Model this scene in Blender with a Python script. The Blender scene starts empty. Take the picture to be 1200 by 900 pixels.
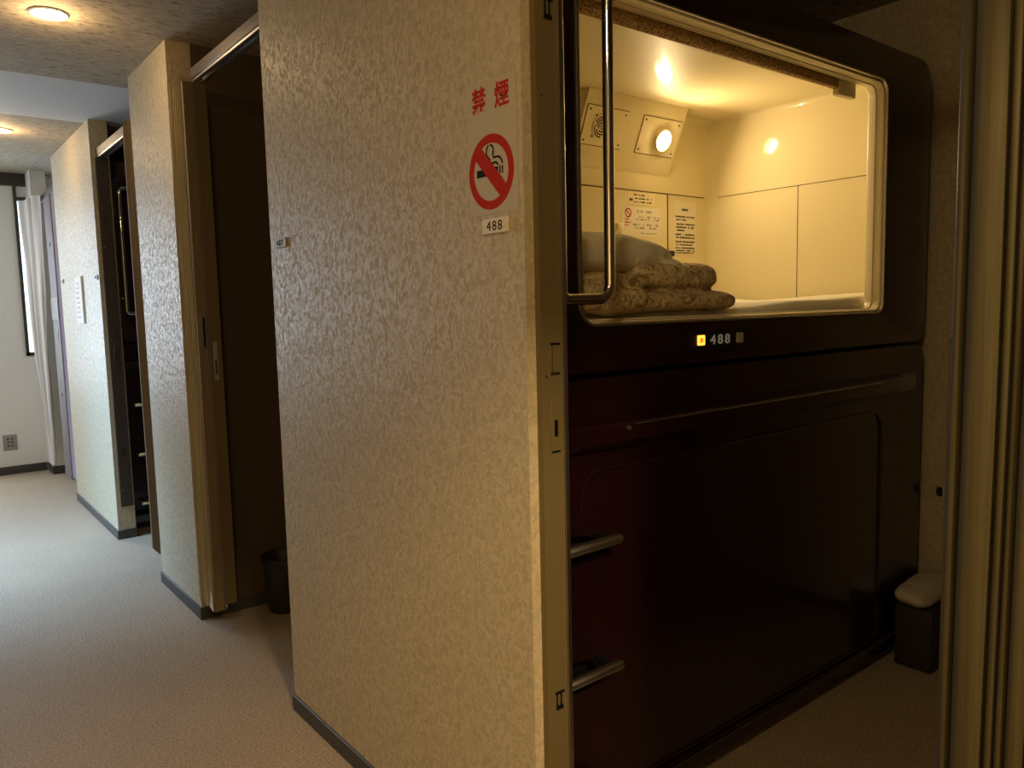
import bpy, bmesh, math, random
from mathutils import Vector, Matrix, noise
random.seed(7)
C = bpy.context.scene.collection
PI = math.pi

# ------------------------------------------------------------------ camera
EYE = Vector((0, 0, 1.35))
YAW, PITCH, ROLL, FPX = 0.8984591, 0.0999580, -0.0233817, 905.139
fw = Vector((math.cos(PITCH)*math.cos(YAW), math.cos(PITCH)*math.sin(YAW), -math.sin(PITCH)))
rt = Vector((math.sin(YAW), -math.cos(YAW), 0)); up = rt.cross(fw)
r2 = rt*math.cos(ROLL) + up*math.sin(ROLL); u2 = -rt*math.sin(ROLL) + up*math.cos(ROLL)
cam = bpy.data.objects.new('camera', bpy.data.cameras.new('camera')); C.objects.link(cam)
cam.data.sensor_width = 36; cam.data.lens = 36*FPX/1200; cam.data.clip_start = .02
cam.matrix_world = Matrix(((r2.x, u2.x, -fw.x, 0), (r2.y, u2.y, -fw.y, 0), (r2.z, u2.z, -fw.z, EYE.z), (0, 0, 0, 1)))
bpy.context.scene.camera = cam
# ------------------------------------------------------------------ light and exposure
vs = bpy.context.scene.view_settings
vs.view_transform = 'Standard'; vs.look = 'None'; vs.gamma = 1; vs.use_curve_mapping = False; vs.exposure = 0.14
w = bpy.data.worlds.new('world'); bpy.context.scene.world = w; w.use_nodes = True
w.node_tree.nodes['Background'].inputs[0].default_value = (.55, .68, .9, 1); w.node_tree.nodes['Background'].inputs[1].default_value = 1.0

def area(name, loc, direction, sx, sy, power, col, spread=180):
    l = bpy.data.lights.new(name, 'AREA'); l.shape = 'RECTANGLE'; l.size = sx; l.size_y = sy; l.energy = power; l.color = col
    l.spread = math.radians(spread)
    o = bpy.data.objects.new(name, l); C.objects.link(o); o.location = loc
    o.rotation_euler = Vector(direction).to_track_quat('-Z', 'Y').to_euler(); return o
DAY = (.56, .76, 1.0); WARM = (1.0, .62, .27)
area('window_and_fill_daylight', (-.15, 8.06, 1.5), (.05, -1, -.30), .95, 1.6, 54, (.74, .86, 1.0))              # end window left of the frame
area('window_and_fill_daylight', (1.75, 8.05, 1.55), (-.2, -1, -.15), 1.2, 1.2, 8, DAY)               # end window inside the last booth
area('window_and_fill_daylight', (-.72, 5.05, 1.85), (.62, 0, -1), .75, 1.3, 26, (.34, .60, 1.0), 80)                   # added light at the unseen side window, narrowed onto the carpet
area('corridor_lamp_and_fill', (.2, -1.04, 2.44), (.1, .7, -1), .2, .2, 66.0, (1, .72, .38))
area('corridor_lamp_and_fill', (-.15, .15, 2.44), (.25, .35, -1), .2, .2, 9.5, (1, .72, .38))         # weaker unseen fill, added to warm the jamb, near panel and accordion door          

# ------------------------------------------------------------------ materials
def lin(c): return tuple((v/12.92 if v <= .04045 else ((v+.055)/1.055)**2.4) for v in c)
def mat(name, col, rough=.6, metal=0, coat=0, emit=None, es=0, spec=.5):
    m = bpy.data.materials.new(name); m.use_nodes = True; b = m.node_tree.nodes['Principled BSDF']
    b.inputs['Base Color'].default_value = (*col, 1); b.inputs['Roughness'].default_value = rough
    b.inputs['Metallic'].default_value = metal; b.inputs['Coat Weight'].default_value = coat
    b.inputs['Coat Roughness'].default_value = .06; b.inputs['Specular IOR Level'].default_value = spec
    if emit: b.inputs['Emission Color'].default_value = (*emit, 1); b.inputs['Emission Strength'].default_value = es
    return m
def nd(m, t, **kw):
    n = m.node_tree.nodes.new(t)
    for k, v in kw.items():
        if k in n.inputs: n.inputs[k].default_value = v
        else: setattr(n, k, v)
    return n
def lk(m, a, b): m.node_tree.links.new(a, b)
def coords(m, scale=(1, 1, 1)):
    g = nd(m, 'ShaderNodeNewGeometry'); mp = nd(m, 'ShaderNodeMapping'); mp.inputs['Scale'].default_value = scale
    lk(m, g.outputs['Position'], mp.inputs['Vector']); return mp.outputs[0]
def ramp(m, fac, stops):
    r = nd(m, 'ShaderNodeValToRGB'); e = r.color_ramp.elements
    e[0].position, e[0].color = stops[0][0], (*stops[0][1], 1); e[1].position, e[1].color = stops[-1][0], (*stops[-1][1], 1)
    for p_, c_ in stops[1:-1]:
        n = e.new(p_); n.color = (*c_, 1)
    lk(m, fac, r.inputs[0]); return r.outputs[0]
def bump(m, h, strength, dist):
    b = nd(m, 'ShaderNodeBump'); b.inputs['Strength'].default_value = strength; b.inputs['Distance'].default_value = dist
    lk(m, h, b.inputs['Height']); lk(m, b.outputs[0], m.node_tree.nodes['Principled BSDF'].inputs['Normal'])
def base(m): return m.node_tree.nodes['Principled BSDF'].inputs['Base Color']

# wallpaper: beige with a pearly raised pattern
wallpaper = mat('pearly_wallpaper', (.5, .44, .32), .42, spec=.32)
v = coords(wallpaper, (1, 1, .8))
n1 = nd(wallpaper, 'ShaderNodeTexNoise', Scale=62.0, Detail=3.0, Roughness=.6, Distortion=.9); lk(wallpaper, v, n1.inputs['Vector'])
n2 = nd(wallpaper, 'ShaderNodeTexNoise', Scale=150.0, Detail=2.0); lk(wallpaper, v, n2.inputs['Vector'])
n3 = nd(wallpaper, 'ShaderNodeTexNoise', Scale=11.0, Detail=2.0, Distortion=.8); lk(wallpaper, v, n3.inputs['Vector'])
col = ramp(wallpaper, n1.outputs[0], [(.38, (.45, .385, .245)), (.5, (.52, .445, .29)), (.6, (.58, .50, .335))]); lk(wallpaper, col, base(wallpaper))
rr = ramp(wallpaper, n1.outputs[0], [(.42, (.65,)*3), (.56, (.42,)*3)]); lk(wallpaper, rr, wallpaper.node_tree.nodes['Principled BSDF'].inputs['Roughness'])
mx = nd(wallpaper, 'ShaderNodeMath', operation='MULTIPLY_ADD'); mx.inputs[1].default_value = .35
lk(wallpaper, n2.outputs[0], mx.inputs[0]); lk(wallpaper, n1.outputs[0], mx.inputs[2]); bump(wallpaper, mx.outputs[0], .45, .003)
boothwall = mat('dark_brown_booth_wall', (.10, .065, .035), .5)  # one even brown, darker than the corridor wallpaper
# plain painted end wall
plaster = mat('white_wall_paper', (.78, .76, .72), .7)
v = coords(plaster); n1 = nd(plaster, 'ShaderNodeTexNoise', Scale=120.0, Detail=3.0); lk(plaster, v, n1.inputs['Vector']); bump(plaster, n1.outputs[0], .25, .002)
# ceiling board with short dark fissures
board = mat('fissured_ceiling_board', (.4, .35, .27), .8)
v = coords(board, (1.0, 3.6, 1)); n1 = nd(board, 'ShaderNodeTexNoise', Scale=26.0, Detail=5.0, Roughness=.7, Distortion=.5); lk(board, v, n1.inputs['Vector'])
col = ramp(board, n1.outputs[0], [(.36, (.09, .07, .045)), (.44, (.33, .275, .19)), (.62, (.43, .37, .27))]); lk(board, col, base(board))
bump(board, n1.outputs[0], .6, .004)
soffit = mat('white_rendered_soffit', (.60, .60, .60), .8)
v = coords(soffit); n1 = nd(soffit, 'ShaderNodeTexNoise', Scale=70.0, Detail=4.0); lk(soffit, v, n1.inputs['Vector']); bump(soffit, n1.outputs[0], .4, .004)
# carpet
carpet = mat('loop_pile_carpet', (.3, .25, .2), .62, spec=.55)
carpet.node_tree.nodes['Principled BSDF'].inputs['Sheen Weight'].default_value = .2
v = coords(carpet); n1 = nd(carpet, 'ShaderNodeTexNoise', Scale=130.0, Detail=3.0, Roughness=.7); lk(carpet, v, n1.inputs['Vector'])
n2 = nd(carpet, 'ShaderNodeTexNoise', Scale=2.5, Detail=3.0); lk(carpet, v, n2.inputs['Vector'])
c1 = ramp(carpet, n1.outputs[0], [(.34, (.22, .155, .088)), (.5, (.39, .275, .150)), (.66, (.56, .41, .245))])
c2 = ramp(carpet, n2.outputs[0], [(.3, (.86, .86, .86)), (.7, (1, 1, 1))])
mm = nd(carpet, 'ShaderNodeMix', data_type='RGBA', blend_type='MULTIPLY'); mm.inputs[0].default_value = 1
lk(carpet, c1, mm.inputs[6]); lk(carpet, c2, mm.inputs[7]); lk(carpet, mm.outputs[2], base(carpet)); bump(carpet, n1.outputs[0], .9, .006)

skirting = mat('dark_grey_skirting', (.055, .05, .042), .5)
jambm = mat('olive_painted_steel', (.15, .115, .05), .55, spec=.3)
brownj = mat('dark_brown_steel', (.055, .042, .03), .45)
alum = mat('brushed_aluminium', (.72, .70, .66), .3, 1)
chrome = mat('polished_chrome', (.80, .78, .74), .07, 1)
maroon = mat('glossy_maroon_plastic', (.015, .0032, .0034), .24, 0, .6, spec=.4)
maroon2 = mat('dark_maroon_plastic', (.02, .0045, .004), .3, 0, .5)
black = mat('black_plastic', (.006, .006, .006), .35)
darkline = mat('shadow_gap_sealant', (.10, .06, .025), .8)
cream = mat('cream_capsule_plastic', (.76, .67, .41), .5, 0, .35, spec=.12)
cream2 = mat('pale_cream_plastic', (.80, .71, .46), .35, 0, .3)
v = coords(cream); n1 = nd(cream, 'ShaderNodeTexNoise', Scale=9.0, Detail=3.0); lk(cream, v, n1.inputs['Vector']); bump(cream, n1.outputs[0], .06, .01)
paper = mat('off_white_paper', (.78, .72, .58), .6)
clearp = mat('aged_sticker_sheet', (.52, .45, .30), .5)
red = mat('sign_red', (.48, .025, .012), .85, spec=.15)
ink = mat('black_ink', (.012, .01, .01), .8, spec=.15)
bulbm = mat('lit_bulb', (1, .8, .5), .4, emit=(1, .70, .34), es=60)
downm = mat('lit_downlight_glass', (1, .85, .6), .4, emit=(1, .78, .48), es=24)
orange = mat('lit_orange_button', (1, .5, .1), .4, emit=(1, .36, .04), es=2.2)
orange_in = mat('orange_button_mark', (.6, .2, .02), .4, emit=(1, .22, .01), es=.9)
digit = mat('grey_digit', (.42, .40, .36), .5, emit=(.6, .55, .45), es=.10)
greyb = mat('grey_button', (.42, .40, .27), .5)
sheet = mat('white_bed_sheet', (.82, .78, .66), .85)
v = coords(sheet); n1 = nd(sheet, 'ShaderNodeTexNoise', Scale=14.0, Detail=2.0); lk(sheet, v, n1.inputs['Vector']); bump(sheet, n1.outputs[0], .3, .01)
pillowm = mat('pillow_cotton', (.72, .66, .48), .85)
v = coords(pillowm); n1 = nd(pillowm, 'ShaderNodeTexNoise', Scale=16.0, Detail=2.0, Distortion=1.2); lk(pillowm, v, n1.inputs['Vector']); bump(pillowm, n1.outputs[0], .5, .02)
# duvet: swirling cream and brown damask
duvetm = mat('damask_duvet', (.5, .4, .25), .85)
v = coords(duvetm); n0 = nd(duvetm, 'ShaderNodeTexNoise', Scale=5.0, Detail=2.0, Distortion=1.5); lk(duvetm, v, n0.inputs['Vector'])
vm = nd(duvetm, 'ShaderNodeVectorMath', operation='SCALE'); lk(duvetm, n0.outputs[1], vm.inputs[0]); vm.inputs['Scale'].default_value = .16
va = nd(duvetm, 'ShaderNodeVectorMath', operation='ADD'); lk(duvetm, v, va.inputs[0]); lk(duvetm, vm.outputs[0], va.inputs[1])
wv = nd(duvetm, 'ShaderNodeTexNoise', Scale=19.0, Detail=.8, Distortion=2.6); lk(duvetm, va.outputs[0], wv.inputs['Vector'])
col = ramp(duvetm, wv.outputs[0], [(.36, (.26, .18, .07)), (.43, (.66, .54, .30)), (.46, (.24, .165, .06)), (.49, (.70, .58, .33)), (.56, (.52, .41, .20)), (.585, (.22, .15, .06)), (.62, (.66, .54, .31))])
lk(duvetm, col, base(duvetm)); n4 = nd(duvetm, 'ShaderNodeTexNoise', Scale=26.0, Detail=2.5, Distortion=1.4); lk(duvetm, v, n4.inputs['Vector']); bump(duvetm, n4.outputs[0], .45, .014)
# mesh fabric of the rolled blind
meshm = mat('brown_mesh_fabric', (.2, .12, .05), .8)
v = coords(meshm, (170, 60, 170)); ck = nd(meshm, 'ShaderNodeTexVoronoi', Scale=1.0); lk(meshm, v, ck.inputs['Vector'])
col = ramp(meshm, ck.outputs[0], [(.25, (.07, .035, .012)), (.5, (.55, .36, .16))]); lk(meshm, col, base(meshm))
# accordion door leatherette with vertical grain
def grained(name, a, b):
    m = mat(name, a, .72, spec=.2); v = coords(m, (1, 1, .02)); n = nd(m, 'ShaderNodeTexNoise', Scale=260.0, Detail=2.0); lk(m, v, n.inputs['Vector'])
    lk(m, ramp(m, n.outputs[0], [(.35, a), (.65, b)]), base(m)); bump(m, n.outputs[0], .3, .002); return m
vinyl = grained('beige_vinyl_leather', (.42, .36, .235), (.56, .48, .32))
vinyl2 = grained('olive_vinyl_leather', (.046, .036, .014), (.056, .045, .018))
post_v = grained('tan_door_post', (.19, .14, .07), (.23, .17, .09))
lilac = mat('pale_lilac_vinyl', (.50, .46, .58), .6)
taupe = mat('taupe_door_post', (.20, .17, .16), .6, spec=.3)
drape = mat('grey_beige_curtain', (.46, .41, .36), .9)
v = coords(drape); n1 = nd(drape, 'ShaderNodeTexNoise', Scale=200.0); lk(drape, v, n1.inputs['Vector']); bump(drape, n1.outputs[0], .2, .002)
glassw = mat('bright_window_glass', (.8, .9, 1), .3, emit=(.72, .92, 1.0), es=1.5)
framew = mat('dark_bronze_window_frame', (.03, .027, .022), .4)
brown_rail = mat('brown_rail_cover', (.10, .08, .06), .4)
basketm = mat('dark_basket_plastic', (.028, .02, .013), .5)
whitecloth = mat('pale_towel', (.55, .50, .40), .9)
tapem = mat('silver_grey_tape', (.25, .22, .2), .4)
outletm = mat('grey_outlet_plastic', (.30, .29, .27), .5)

# ------------------------------------------------------------------ helpers
def wloc(o):
    l = Vector((0, 0, 0))
    while o: l += o.location; o = o.parent
    return l
def tag(o, label=None, cat=None, group=None, kind=None):
    if label: o['label'] = label
    if cat: o['category'] = cat
    if group: o['group'] = group
    if kind: o['kind'] = kind
    return o
def thing(name, label, cat, loc, group=None):
    o = bpy.data.objects.new(name, None); C.objects.link(o); o.location = loc; o.empty_display_size = .05
    return tag(o, label, cat, group)
def smooth_mesh(me, ang=40):
    for p_ in me.polygons: p_.use_smooth = True
    bm = bmesh.new(); bm.from_mesh(me)
    for e in bm.edges:
        if len(e.link_faces) == 2 and e.calc_face_angle(0) > math.radians(ang): e.smooth = False
    bm.to_mesh(me); bm.free()
def obj(name, bm, m, parent=None, label=None, smooth=True, ang=40):
    me = bpy.data.meshes.new(name)
    if isinstance(bm, bpy.types.Mesh): me = bm; me.name = name
    else: bm.to_mesh(me); bm.free()
    o = bpy.data.objects.new(name, me); C.objects.link(o)
    if parent: o.parent = parent; off = wloc(parent)
    else:
        xs = [v_.co for v_ in me.vertices]
        off = Vector(((min(c.x for c in xs)+max(c.x for c in xs))/2, (min(c.y for c in xs)+max(c.y for c in xs))/2, min(c.z for c in xs)))
        o.location = off
    me.transform(Matrix.Translation(-off))
    me.materials.clear()
    for q in (m if isinstance(m, (list, tuple)) else [m]): me.materials.append(q)
    if smooth: smooth_mesh(me, ang)
    if label: o['label'] = label
    return o
def nb(): return bmesh.new()
def box(bm, x0, x1, y0, y1, z0, z1, bev=0, seg=2):
    r = bmesh.ops.create_cube(bm, size=1)['verts']
    for v_ in r:
        v_.co = Vector(((x0+x1)/2 + v_.co.x*(x1-x0), (y0+y1)/2 + v_.co.y*(y1-y0), (z0+z1)/2 + v_.co.z*(z1-z0)))
    if bev:
        es = list({e for v_ in r for e in v_.link_edges}); bmesh.ops.bevel(bm, geom=es, offset=bev, segments=seg, profile=.5, affect='EDGES')
    return bm
def bx(*a, **k): return box(nb(), *a, **k)
def tube(bm, pts, rad, n=14, cap=True):
    pts = [Vector(p_) for p_ in pts]; rings = []; prev = None
    for i, p_ in enumerate(pts):
        if i == 0: t = pts[1]-pts[0]
        elif i == len(pts)-1: t = pts[-1]-pts[-2]
        else: t = (pts[i+1]-p_).normalized() + (p_-pts[i-1]).normalized()
        t.normalize()
        if prev is None:
            a = t.orthogonal().normalized()
        else: a = (prev - t*prev.dot(t)).normalized()
        prev = a; b = t.cross(a); rr_ = rad[i] if isinstance(rad, (list, tuple)) else rad
        rings.append([bm.verts.new(p_ + (a*math.cos(2*PI*k/n) + b*math.sin(2*PI*k/n))*rr_) for k in range(n)])
    for A, B in zip(rings, rings[1:]):
        for k in range(n): bm.faces.new((A[k], A[(k+1) % n], B[(k+1) % n], B[k]))
    if cap: bm.faces.new(rings[0][::-1]); bm.faces.new(rings[-1])
    return bm
def cyl(bm, a, b, r, n=24): return tube(bm, [a, b], r, n)
def lathe(bm, c, prof, axis=Vector((0, 0, 1)), n=32):
    axis = axis.normalized(); a = axis.orthogonal().normalized(); b = axis.cross(a); rings = []
    for (r, h) in prof:
        rings.append([bm.verts.new(Vector(c) + axis*h + (a*math.cos(2*PI*k/n)+b*math.sin(2*PI*k/n))*max(r, 1e-4)) for k in range(n)])
    for A, B in zip(rings, rings[1:]):
        for k in range(n): bm.faces.new((A[k], A[(k+1) % n], B[(k+1) % n], B[k]))
    return bm
def rrect(x0, x1, z0, z1, r, seg=7):
    rs = r if isinstance(r, (list, tuple)) else (r,)*4   # bl br tr tl
    out = []
    for (cx, cz, a0, q) in ((x0+rs[0], z0+rs[0], PI, rs[0]), (x1-rs[1], z0+rs[1], 1.5*PI, rs[1]), (x1-rs[2], z1-rs[2], 0, rs[2]), (x0+rs[3], z1-rs[3], .5*PI, rs[3])):
        for k in range(seg+1):
            t = a0 + .5*PI*k/seg; out.append((cx + q*math.cos(t), cz + q*math.sin(t)))
    return out
def plate(outer, holes, y0, y1):
    """outline in XZ with holes, extruded from y0 to y1"""
    bm = nb(); loops = []
    for L in [outer]+holes:
        vs_ = [bm.verts.new((x, y0, z)) for x, z in L]
        es = [bm.edges.new((vs_[i], vs_[(i+1) % len(vs_)])) for i in range(len(vs_))]; loops.append(es)
    bmesh.ops.triangle_fill(bm, use_beauty=True, use_dissolve=True, edges=[e for L in loops for e in L])
    r = bmesh.ops.extrude_face_region(bm, geom=bm.faces[:])
    for v_ in [g for g in r['geom'] if isinstance(g, bmesh.types.BMVert)]: v_.co.y = y1
    bmesh.ops.recalc_face_normals(bm, faces=bm.faces[:]); return bm
def thicken(bm, vec=None, t=.0003):
    """give an open sheet a real thickness: copy it along vec (or its own normals) and close the rim"""
    bmesh.ops.recalc_face_normals(bm, faces=bm.faces[:]); bm.normal_update()
    src = bm.faces[:]; vs0 = bm.verts[:]; rim = [e for e in bm.edges if len(e.link_faces) == 1]
    mp = {v_: bm.verts.new(v_.co + (Vector(vec) if vec else v_.normal*-t)) for v_ in vs0}
    for f in src: bm.faces.new([mp[v_] for v_ in reversed(f.verts)])
    for e in rim:
        a, b = e.verts; bm.faces.new((a, b, mp[b], mp[a]))
    bmesh.ops.recalc_face_normals(bm, faces=bm.faces[:]); return bm
def ring_loft(rings):
    """list of closed 3-D loops of the same count"""
    bm = nb(); R_ = [[bm.verts.new(p_) for p_ in L] for L in rings]; n = len(R_[0])
    for A, B in zip(R_, R_[1:]):
        for k in range(n): bm.faces.new((A[k], A[(k+1) % n], B[(k+1) % n], B[k]))
    bmesh.ops.recalc_face_normals(bm, faces=bm.faces[:]); return bm
def prism_yz(poly, x0, x1):
    bm = nb(); a = [bm.verts.new((x0, y, z)) for y, z in poly]; b = [bm.verts.new((x1, y, z)) for y, z in poly]; n = len(poly)
    bm.faces.new(a); bm.faces.new(b[::-1])
    for k in range(n): bm.faces.new((a[k], b[k], b[(k+1) % n], a[(k+1) % n]))
    bmesh.ops.recalc_face_normals(bm, faces=bm.faces[:]); return bm
FACE_CORR = Matrix(((0, 0, -1), (-1, 0, 0), (0, 1, 0))).to_4x4()     # reads from the corridor (faces -X)
FACE_BOOTH = Matrix(((1, 0, 0), (0, 0, -1), (0, 1, 0))).to_4x4()     # reads from inside the booth (faces -Y)
def textmesh(body, size, loc, face, bold=0, extrude=.0004, sx=1.0, spacing=1.0):
    c = bpy.data.curves.new('t', 'FONT'); c.body = body; c.size = size; c.align_x = 'CENTER'; c.align_y = 'CENTER'
    c.extrude = extrude; c.offset = bold; c.space_character = spacing; c.resolution_u = 4
    o = bpy.data.objects.new('t', c); C.objects.link(o)
    me = bpy.data.meshes.new_from_object(o.evaluated_get(bpy.context.evaluated_depsgraph_get()))
    xs = [v_.co.x for v_ in me.vertices]; ys = [v_.co.y for v_ in me.vertices]
    me.transform(Matrix.Translation((-(min(xs)+max(xs))/2, -(min(ys)+max(ys))/2, 0)))
    me.transform(Matrix.Translation(loc) @ face @ Matrix.Diagonal((sx, 1, 1, 1)))
    bpy.data.objects.remove(o); bpy.data.curves.remove(c); return me
def copy_tree(o, dv, parent=None, skip=()):
    c = o.copy(); C.objects.link(c)
    if parent: c.parent = parent
    else: c.location = o.location + dv
    for ch in [q for q in bpy.data.objects if q.parent == o]:
        if ch.name.split('.')[0] not in skip: copy_tree(ch, dv, c, skip)
    return c

# ------------------------------------------------------------------ the setting
A = .967; HC = 2.477; PER = 3.906; XB = 3.10
S = lambda name, bm, m: tag(obj(name, bm, m), kind='structure')
S('floor', bx(-1.0, 3.3, -2.2, 9.0, -.05, 0), carpet)
bm = bx(-1.0, 3.3, -2.2, 3.423, HC, HC+.05); box(bm, -1.0, 3.3, 3.426, 4.29, HC, HC+.05); box(bm, -1.0, 3.3, -2.2, 4.29, HC+.03, HC+.06)
S('ceiling', bm, board)
S('trim_1', bx(-1.0, 3.3, 4.29, 5.18, HC, HC+.3), soffit)
S('ceiling', bx(-1.0, 3.3, 5.18, 6.36, HC, HC+.3), board)
bm = bx(-1.0, .99, 6.36, 9.0, 2.575, 2.7); box(bm, .993, 3.3, 6.36, 9.0, 2.575, 2.7); box(bm, -1, 3.3, 6.36, 9, 2.6, 2.71)
S('ceiling', bm, board)
# corridor panels: each a slab between two openings
def panel(y0, y1, depth):
    S('wall_right', bx(A, depth, y0, y1, .055, HC+.02), wallpaper)
    b = bx(A-.007, depth+.004, y0-.006, y1+.006, 0, .056, bev=.002, seg=1); S('baseboard_right', b, skirting)
panel(1.165, 2.44, 1.066); panel(3.458, 4.10, 1.066); panel(5.071, 6.40, 1.066); panel(-.45, .194, 1.066)
# booth partitions, back wall
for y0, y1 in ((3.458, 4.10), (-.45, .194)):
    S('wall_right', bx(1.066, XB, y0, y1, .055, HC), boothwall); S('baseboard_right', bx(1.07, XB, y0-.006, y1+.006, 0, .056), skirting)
S('wall_right', bx(XB, XB+.08, -2.2, 9.0, 0, 2.7), wallpaper)
S('wall_right', bx(1.066, XB, 6.33, 6.40, 0, 2.6), wallpaper)
for y0, y1 in ((.194, 1.165), (2.44, 3.458)): S('baseboard_right', bx(XB-.008, XB, y0, y1, 0, .056), skirting)
# end of the corridor: wall with its windows, column
bm = bx(.905, 3.2, 7.9, 8.0, .06, 1.045)                       # below the sills
box(bm, -1.0, 3.2, 7.9, 8.0, 2.36, 2.6); box(bm, .38, .905, 7.9, 8.0, .06, 2.36); box(bm, 2.4, 3.2, 7.9, 8.0, 1.045, 2.36); box(bm, -1, -.70, 7.9, 8.0, .06, 2.36)
S('wall_end', bm, plaster)
S('baseboard_end', bx(.38, .975, 7.888, 7.905, 0, .07), skirting)
S('wall_end', bx(.985, 1.10, 7.62, 7.9, .06, 2.575), plaster)
S('baseboard_end', bx(.978, 1.105, 7.612, 7.9, 0, .07), skirting)
S('trim_2', bx(-1.0, .99, 7.86, 7.9, 2.47, 2.575), framew)
bm = bx(.888, .912, 7.88, 7.93, 1.02, 2.47); box(bm, .888, 2.42, 7.88, 7.93, 1.02, 1.05); box(bm, .912, 2.42, 7.88, 7.93, 2.35, 2.38)
S('window_1', bm, framew); S('window_1', bx(.912, 1.10, 7.935, 7.94, 1.05, 2.35), glassw)
bm = bx(-.70, -.66, 7.90, 7.95, .06, 2.36); box(bm, .34, .38, 7.90, 7.95, .06, 2.36); box(bm, -.66, .34, 7.90, 7.95, .06, .11); box(bm, -.66, .34, 7.90, 7.95, 2.31, 2.36)
S('window_2', bm, framew)
# left wall of the corridor with its side window
XL = -.62
bm = bx(XL-.1, XL, -2.2, 4.4, 0, HC); box(bm, XL-.1, XL, 5.8, 6.4, 0, HC); box(bm, XL-.1, XL, 4.4, 5.8, 0, .75); box(bm, XL-.1, XL, 4.4, 5.8, 2.25, HC)
S('wall_left', bm, wallpaper)
S('wall_left', bx(-1.05, -1.0, 6.4, 9, 0, 2.6), plaster); S('wall_left', bx(-1.0, XL-.0, 6.35, 6.4, 0, 2.6), plaster)
S('wall_rear', bx(-1.0, 3.3, -2.25, -2.2, 0, HC), wallpaper)
# unseen lintel behind the camera, added to cut the warm lamp light
S('added_lintel', bx(XL, A, -.33, -.27, 2.02, HC), wallpaper)

# ------------------------------------------------------------------ door jambs on the near ends of panels
def jamb(y, m, label, zb=.0):
    t = thing('door_jamb', label, 'door jamb', (1.02, y-.008, zb))
    zt = 2.262
    bm = bx(.990, 1.045, y-.016, y, zb, zt); obj('jamb_post', bm, m, t)
    obj('edge_strip', bx(1.046, 1.056, y-.020, y, zb, zt), alum if m is jambm else m, t, 'pale bright metal edge')
    for zc in (1.245, ):
        bm = bx(1.013, 1.036, y-.0185, y-.016, zc-.028, zc+.03, bev=.001, seg=1); obj('catch_plate', bm, m, t)
        bm = bx(1.012, 1.037, y-.0190, y-.0185, zc+.027, zc+.0315); box(bm, 1.012, 1.037, y-.019, y-.0185, zc-.0315, zc-.029)
        box(bm, 1.015, 1.0165, y-.019, y-.0185, zc-.03, zc+.03); obj('catch_slot', bm, black, t)
    obj('strike_plate', bx(1.011, 1.035, y-.0185, y-.016, 1.055, 1.165, bev=.001, seg=1), m, t)
    bm = bx(1.019, 1.028, y-.0192, y-.0183, 1.088, 1.122); box(bm, 1.012, 1.034, y-.019, y-.0184, 1.056, 1.0595); obj('latch_hole', bm, black, t)
    for zc in (.55, 1.93):
        bm = bx(1.010, 1.034, y-.0190, y-.016, zc-.002, zc+.002); box(bm, 1.013, 1.015, y-.019, y-.016, zc-.03, zc); box(bm, 1.024, 1.026, y-.019, y-.016, zc-.03, zc)
        box(bm, 1.012, 1.03, y-.0192, y-.016, zc-.036, zc-.028); obj('bracket_slot', bm, black, t)
    for zc in (.3, 1.21, 1.75): obj('screw', cyl(nb(), (1.002, y-.0175, zc), (1.002, y-.016, zc), .003, 10), alum, t)
    return t
jamb(1.165, jambm, 'olive metal door jamb with latch slots on the near wall end, beside the open capsule')
jamb(5.071, brownj, 'dark brown metal door jamb at the furthest dark booth, beside its chrome grab rail', .2)

# ------------------------------------------------------------------ overhead rails
def rail(y0, y1, label):
    t = thing('door_rail', label, 'door rail', (1.02, (y0+y1)/2, 2.262), 'aluminium rails over the booth openings')
    bm = bx(1.000, 1.045, y0, y1, 2.296, 2.306); box(bm, 1.0, 1.0035, y0, y1, 2.262, 2.296); box(bm, 1.0415, 1.045, y0, y1, 2.262, 2.296)
    box(bm, 1.0035, 1.016, y0, y1, 2.262, 2.2655); box(bm, 1.029, 1.0415, y0, y1, 2.262, 2.2655)
    obj('channel', bm, alum, t)
    bm = bx(.9955, .9995, y0, y1, 2.271, 2.312, bev=.001, seg=1); obj('fascia', bm, brown_rail, t)
rail(.20, 1.165, 'aluminium overhead door rail above the open near booth, out over the lit capsule')
rail(2.44, 3.238, 'grooved aluminium overhead door rail over the middle dark doorway')
rail(4.265, 5.071, 'short stretch of aluminium door rail over the doorway with chrome rungs')
rail(6.40, 7.61, 'dim overhead rail above the lilac folding door at the corridor end')

# ------------------------------------------------------------------ accordion doors
def pleat_mesh(y0, y1, x0, x1, z0, z1, n, wav=0.0, rnd=False, nz=10):
    """folded sheet running along y; each pleat comes forward to x0 and goes back to x1"""
    bm = nb(); prof = []
    sub = 10 if rnd else 2
    N = n*sub
    for i in range(N+1):
        t = i/sub; k = t % 1
        if rnd:
            s = (.5-.5*math.cos(2*PI*k)); s = s**.38
            x = x1 + (x0-x1)*s; y = y0+(y1-y0)*i/N + .006*math.sin(2*PI*k+.4)
        else:
            x = x1 if i % 2 == 0 else x0; y = y0+(y1-y0)*i/N
        prof.append((x, y, t))
    cols = []
    for (x, y, t) in prof:
        col_ = []
        for j in range(nz+1):
            z = z0+(z1-z0)*j/nz
            col_.append(bm.verts.new((x + wav*noise.noise((t*1.3, z*2.2, 3)), y + wav*1.2*noise.noise((t*.7, z*1.3, 9)), z)))
        cols.append(col_)
    for a, b in zip(cols, cols[1:]):
        for j in range(nz): bm.faces.new((a[j], b[j], b[j+1], a[j+1]))
    return thicken(bm, None, .0022)

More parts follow.
